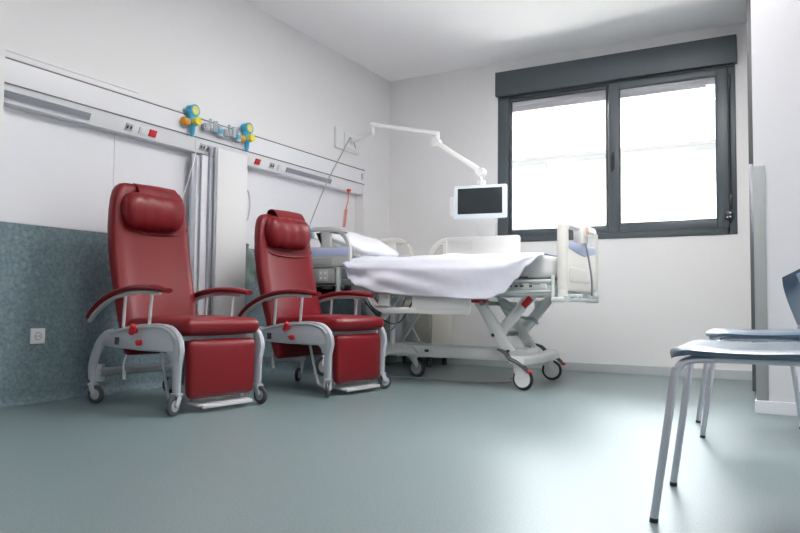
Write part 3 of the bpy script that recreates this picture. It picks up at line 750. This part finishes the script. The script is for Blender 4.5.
for k in range(21):
    f = -1+2*k/20; e = max(.12, (1-abs(f)**3.2)**.55); y = 4.93+.31*f
    ring = []
    for j in range(28):
        a = 2*PI*j/28; cu1 = math.cos(a); su = math.sin(a)
        px = .24*math.copysign(abs(cu1)**.8, cu1)*e**.4; pz = .062*math.copysign(abs(su)**.9, su)*e
        pz += .006*math.sin(px*22+y*15)
        ring.append((px, y, pz))
    rings.append(ring)
tilt = Matrix.Rotation(math.radians(22), 4, 'Y')
loft(b, [[(Matrix.Translation((-3.125, 0, 1.050)) @ tilt @ Vector((p[0], p[1], p[2])))[:] for p in r__] for r__ in rings])
tag(obj('pillow', b, 'pillow', angle=180), 'white pillow propped up at the head of the hospital bed', 'pillow')

# ------------------------------------------------------------------ monitor on a wall arm
mon = thing('bedside_monitor', 'small flat screen with white bezel hung on a jointed white arm over the bed', 'monitor', (-2.2, 5.2, 1.37))
MY = 5.2
rz = Matrix.Rotation(math.radians(8), 3, 'Z')
b = B(); box(b, (-2.203, MY, 1.382), (.432, .042, .268), .014, rz); bz = obj('monitor_housing', b, 'bezel', mon)
b = B(); box(b, (-2.203+.003, MY-.021, 1.388), (.364, .004, .206), .001, rz); obj('screen', b, 'screen', bz)
b = B(); box(b, (-2.455, MY+.03, 1.36), (.055, .05, .15), .010, rz); obj('side_grip', b, 'white_plastic', mon)
b = B(); box(b, (-2.198, MY+.01, 1.535), (.06, .04, .04), .008); cyl(b, (-2.198, MY, 1.50), (-2.198, MY, 1.60), .012, 16); obj('mount', b, 'arm_white', mon)
b = B(); beam(b, (-2.60, MY, 1.900), (-2.20, MY, 1.625), .055, .045, .014); cyl(b, (-2.20, MY-.032, 1.620), (-2.20, MY+.032, 1.620), .034, 22); cyl(b, (-2.60, MY-.032, 1.900), (-2.60, MY+.032, 1.900), .040, 22); am = obj('lower_arm', b, 'arm_white', mon)
b = B(); beam(b, (-3.235, MY, 2.125), (-2.585, MY, 1.972), .050, .036, .012); cyl(b, (-2.59, MY, 1.93), (-2.59, MY, 1.985), .020, 16); cyl(b, (-3.215, MY, 2.03), (-3.215, MY, 2.14), .021, 16); obj('upper_arm', b, 'arm_white', mon)
b = B(); beam(b, (XU+.03, MY+.18, 2.045), (-3.215, MY, 2.045), .04, .030, .008, up=Vector((0, 0, 1))); obj('wall_link', b, 'arm_white', mon)
b = B(); bb(b, XU, XU+.03, 5.17, 5.55, 1.955, 2.145, .010); wpz = obj('wall_plate', b, 'white_plastic', mon)
b = B(); bb(b, XU+.03, XU+.042, 5.28, 5.48, 1.975, 2.12, .006); obj('plate_cover', b, 'arm_white', wpz)
# blank box on the wall under the monitor
b = B(); bb(b, -2.62, -2.44, YB-.035, YB, 1.175, 1.32, .006); wb_ = tag(obj('wall_box', b, 'white_plastic'), 'white box on the back wall just under the monitor', 'wall box')
b = B(); bb(b, -2.59, -2.45, YB-.040, YB-.035, 1.20, 1.205); obj('box_edge', b, 'bed_grey', wb_, False)

# pull cord from the wall plate to the bed, call handset and the orange coil
cr = thing('call_handset', 'pale blue call handset on a thin grey cord by the raised bed rail', 'call handset', (-3.30, 4.55, 1.0))
b = B(); tube(b, [(XU+.047, 5.36, 2.08), (-3.535, 5.12, 1.80), (-3.535, 4.98, 1.62), (-3.42, 4.66, 1.32), (-3.36, 4.50, 1.17)], .0045, 8, False)
tube(b, [(XU+.047, 5.36, 2.08), (XU+.05, 5.41, 2.06), (XU+.05, 5.45, 2.00)], .004, 8); obj('cord', b, 'cord_grey', cr)
b = B(); tube(b, [(-3.355, 4.50, 1.175), (-3.34, 4.50, 1.14), (-3.33, 4.505, 1.08)], [.008, .020, .022], 14); cr_h = obj('handset', b, 'light_blue', cr)
b = B()
cyl(b, (RX-.012, 5.405, 1.608), (RX-.012, 5.40, 1.585), .022, 16, .014); 
pts = [(RX-.012, 5.40, 1.59), (RX-.015, 5.402, 1.565), (RX-.02, 5.40, 1.50), (RX-.03, 5.385, 1.43)]
tube(b, pts, .0035, 8)
coil = []
for k in range(9*8+1):
    a = 2*PI*k/8; coil.append((RX-.03+.014*math.cos(a), 5.385-.028*k/72+.014*math.sin(a), 1.43-.17*k/72))
tube(b, coil, .0032, 6, False)
tag(obj('coiled_cord', b, 'orange_cord'), 'orange coiled cord hanging from the end of the supply rail', 'cord')

# bedside cabinet behind the bed
cb = thing('bedside_cabinet', 'cream bedside cabinet against the back wall, glimpsed under the bed', 'cabinet', (-3.05, 5.85, 0))
b = B(); bb(b, -3.40, -2.865, 5.68, 6.10, .10, .82, .006); obj('cabinet_body', b, 'cabinet', cb)
b = B(); bb(b, -3.385, -2.885, 5.664, 5.6795, .12, .60, .003); cd = obj('cabinet_door', b, 'cabinet', cb)
b = B(); bb(b, -3.385, -2.885, 5.664, 5.6795, .61, .80, .003); cdr = obj('drawer', b, 'cabinet', cb)
b = B(); bb(b, -3.20, -3.06, 5.645, 5.665, .70, .715, .003); obj('drawer_pull', b, 'alu', cdr)
for x in (-3.35, -2.92):
    for y in (5.73, 6.05):
        b = B(); cyl(b, (x, y, .0), (x, y, .10), .022, 14); obj('cabinet_foot', b, 'rubber', cb)

# power lead on the floor under the bed
b = B(); tube(b, [(-3.45, 4.70, .005), (-3.0, 4.72, .005), (-2.60, 4.80, .005), (-2.2, 4.78, .005), (-1.95, 4.86, .005), (-1.80, 5.02, .005), (-1.95, 5.20, .005)], .005, 8)
tag(obj('power_cable', b, 'cord_grey'), 'thin grey cable lying on the floor under the bed', 'cable')

# ------------------------------------------------------------------ blue visitor chairs (local: facing -x, front legs at x=0)
def make_visitor(label):
    t = thing('visitor_chair', label, 'chair', (0, 0, 0), 'blue visitor chairs on the right')
    # seat shell
    W = .25; D = .41
    out = []
    rings = []
    nx, ny = 22, 20
    def prof(u, v):      # u 0..1 front to back, v -1..1 across
        x = .018+D*u; hw = W*(1-.10*(1-u)**3-.04*u)
        rc = max(0, (.14-u)/.14)
        hw *= (1-.42*rc**2.6)
        rb = max(0, (u-.90)/.10); hw *= 1-.12*rb**2
        z = .462-.008*math.sin(PI*min(1, u*1.1))+.006*v*v
        fr = max(0, (.16-u)/.16); z -= .020*fr**2
        ed = max(0, (abs(v)-.80)/.20); z -= .013*ed**2
        return (x, hw*v, z)
    b = B()
    T = [[b.verts.new(prof(i/nx, -1+2*j/ny)) for j in range(ny+1)] for i in range(nx+1)]
    Bt = [[b.verts.new((lambda p: (p[0]+(.004 if i == 0 else 0), p[1]*.985, p[2]-.014))(prof(i/nx, -1+2*j/ny))) for j in range(ny+1)] for i in range(nx+1)]
    for i in range(nx):
        for j in range(ny):
            b.faces.new((T[i][j], T[i+1][j], T[i+1][j+1], T[i][j+1])); b.faces.new((Bt[i][j], Bt[i][j+1], Bt[i+1][j+1], Bt[i+1][j]))
        b.faces.new((T[i][0], Bt[i][0], Bt[i+1][0], T[i+1][0])); b.faces.new((T[i][ny], T[i+1][ny], Bt[i+1][ny], Bt[i][ny]))
    for j in range(ny):
        b.faces.new((T[0][j], T[0][j+1], Bt[0][j+1], Bt[0][j])); b.faces.new((T[nx][j], Bt[nx][j], Bt[nx][j+1], T[nx][j+1]))
    obj('seat', b, 'navy_seat', t, angle=50)
    # curved back shell
    b = B(); nz, ny = 16, 20
    def bp(w, v):
        z = .485+.29*w; hw = (.12+.11*math.sin(min(1, w*1.25)*PI/2))*(1-.20*max(0, (w-.7)/.3)**2)
        x = .425+.05*w-(.02+.10*w)*v*v
        zz = z-.07*w*v*v
        return Vector((x, hw*v, zz))
    F = [[b.verts.new(bp(i/nz, -1+2*j/ny)) for j in range(ny+1)] for i in range(nz+1)]
    R_ = [[b.verts.new(bp(i/nz, -1+2*j/ny)+Vector((.013, 0, 0))) for j in range(ny+1)] for i in range(nz+1)]
    for i in range(nz):
        for j in range(ny):
            b.faces.new((F[i][j], F[i][j+1], F[i+1][j+1], F[i+1][j])); b.faces.new((R_[i][j], R_[i+1][j], R_[i+1][j+1], R_[i][j+1]))
        b.faces.new((F[i][0], F[i+1][0], R_[i+1][0], R_[i][0])); b.faces.new((F[i][ny], R_[i][ny], R_[i+1][ny], F[i+1][ny]))
    for j in range(ny):
        b.faces.new((F[0][j], R_[0][j], R_[0][j+1], F[0][j+1])); b.faces.new((F[nz][j], F[nz][j+1], R_[nz][j+1], R_[nz][j]))
    obj('backrest', b, 'navy_seat', t, angle=50)
    # legs
    for s in (-1, 1):
        y = .215*s
        b = B(); tube(b, [(-.015, y, .012), (.036, y-.006*s, .360), (.046, y-.008*s, .400), (.070, y-.018*s, .422), (.13, y-.045*s, .427)], .0105, 16); l = obj('leg', b, 'chrome', t)
        b = B(); cyl(b, (-.016, y, 0), (-.0145, y, .012), .0112, 16); obj('rubber_foot', b, 'black_rubber', l)
        b = B(); tube(b, [(.43, y, .012), (.385, y-.01*s, .38), (.37, y-.02*s, .420), (.33, y-.045*s, .427), (.13, y-.045*s, .427)], .0105, 16); l = obj('leg', b, 'chrome', t)
        b = B(); cyl(b, (.431, y, 0), (.429, y, .012), .0112, 16); obj('rubber_foot', b, 'black_rubber', l)
        b = B(); tube(b, [(.36, y-.03*s, .43), (.415, y-.035*s, .47), (.43, y-.04*s, .56), (.455, y-.05*s, .70)], .010, 12); obj('back_support', b, 'chrome', t)
    b = B(); cyl(b, (.14, -.17, .427), (.14, .17, .427), .010, 12); cyl(b, (.33, -.17, .427), (.33, .17, .427), .010, 12); obj('cross_tube', b, 'chrome', t)
    return t
v1 = make_visitor('blue moulded visitor chair with chrome legs, nearest the camera at right')
v1.location = (-.335, 2.185, 0); v1.rotation_euler = (0, 0, math.radians(2))
v2 = copy_tree(v1)
v2['label'] = 'blue moulded visitor chair standing behind the nearest one, in front of the partition'
v2.location = (-.395, 3.55, 0); v2.rotation_euler = (0, 0, math.radians(9))

# ------------------------------------------------------------------ lights
w = bpy.data.worlds.new('sky'); bpy.context.scene.world = w; w.use_nodes = True
bg = w.node_tree.nodes['Background']; bg.inputs['Color'].default_value = (.93, .96, 1.0, 1); bg.inputs['Strength'].default_value = 15.0
su = bpy.data.lights.new('sun', 'SUN'); su.energy = 34; su.angle = .02; su.color = (1, .97, .93)
so = bpy.data.objects.new('sun', su); C.objects.link(so); so.rotation_euler = (math.radians(24), 0, math.radians(12))
# added fill panels on the ceiling that brighten the room, all out of view
M['lamp'] = mat('fill_panel', (.9, .9, .9), .5, emit=((1, .98, .975), 14))
for i, (x, y) in enumerate(((-.6, 1.7), (-1.5, 3.5), (-.5, 4.3))):
    t = thing('added_fill_panel', 'added unseen fill light panel, '+('near the entrance', 'over the middle of the room', 'by the partition')[i], 'lamp', (x, y, ZC), 'added ceiling fill panels')
    b = B(); bb(b, x-.3, x+.3, y-.3, y+.3, ZC-.012, ZC-.004); obj('lamp_diffuser', b, 'lamp', t, False)  # glowing face of the added fill panel
    b = B()
    for (a0, a1, c0, c1) in ((x-.32, x-.3, y-.32, y+.32), (x+.3, x+.32, y-.32, y+.32), (x-.3, x+.3, y-.32, y-.3), (x-.3, x+.3, y+.3, y+.32)): bb(b, a0, a1, c0, c1, ZC-.016, ZC)
    obj('fill_panel_frame', b, 'white_plastic', t, False)
pl_ = bpy.data.lights.new('window_portal', 'AREA'); pl_.shape = 'RECTANGLE'; pl_.size = 1.9; pl_.size_y = 1.3; pl_.cycles.is_portal = True
po = bpy.data.objects.new('window_portal', pl_); C.objects.link(po); po.location = (-1.4, YB+.13, 1.85); po.rotation_euler = (math.radians(-90), 0, 0)

# ------------------------------------------------------------------ camera
cam = bpy.data.cameras.new('camera'); co = bpy.data.objects.new('camera', cam); C.objects.link(co)
F, YAW, PITCH, ROLL, H = 710.2, -.51327, .0536, .00994, .56
cy, sy = math.cos(YAW), math.sin(YAW)
f = Vector((sy*math.cos(PITCH), cy*math.cos(PITCH), math.sin(PITCH)))
r0 = Vector((cy, -sy, 0)); u0 = r0.cross(f)
rr = r0*math.cos(ROLL)+u0*math.sin(ROLL); uu = rr.cross(f)
co.matrix_world = Matrix.Translation((0, 0, H)) @ Matrix((rr, uu, -f)).transposed().to_4x4()
cam.sensor_width = 36; cam.lens = F/800*36; cam.clip_start = .05
bpy.context.scene.camera = co

s = bpy.context.scene
s.view_settings.view_transform = 'Standard'; s.view_settings.look = 'None'; s.view_settings.gamma = 1; s.view_settings.exposure = 1.25
s.view_settings.use_curve_mapping = False
s.cycles.use_denoising = True; s.cycles.max_bounces = 8; s.cycles.diffuse_bounces = 6; s.cycles.sample_clamp_indirect = 8
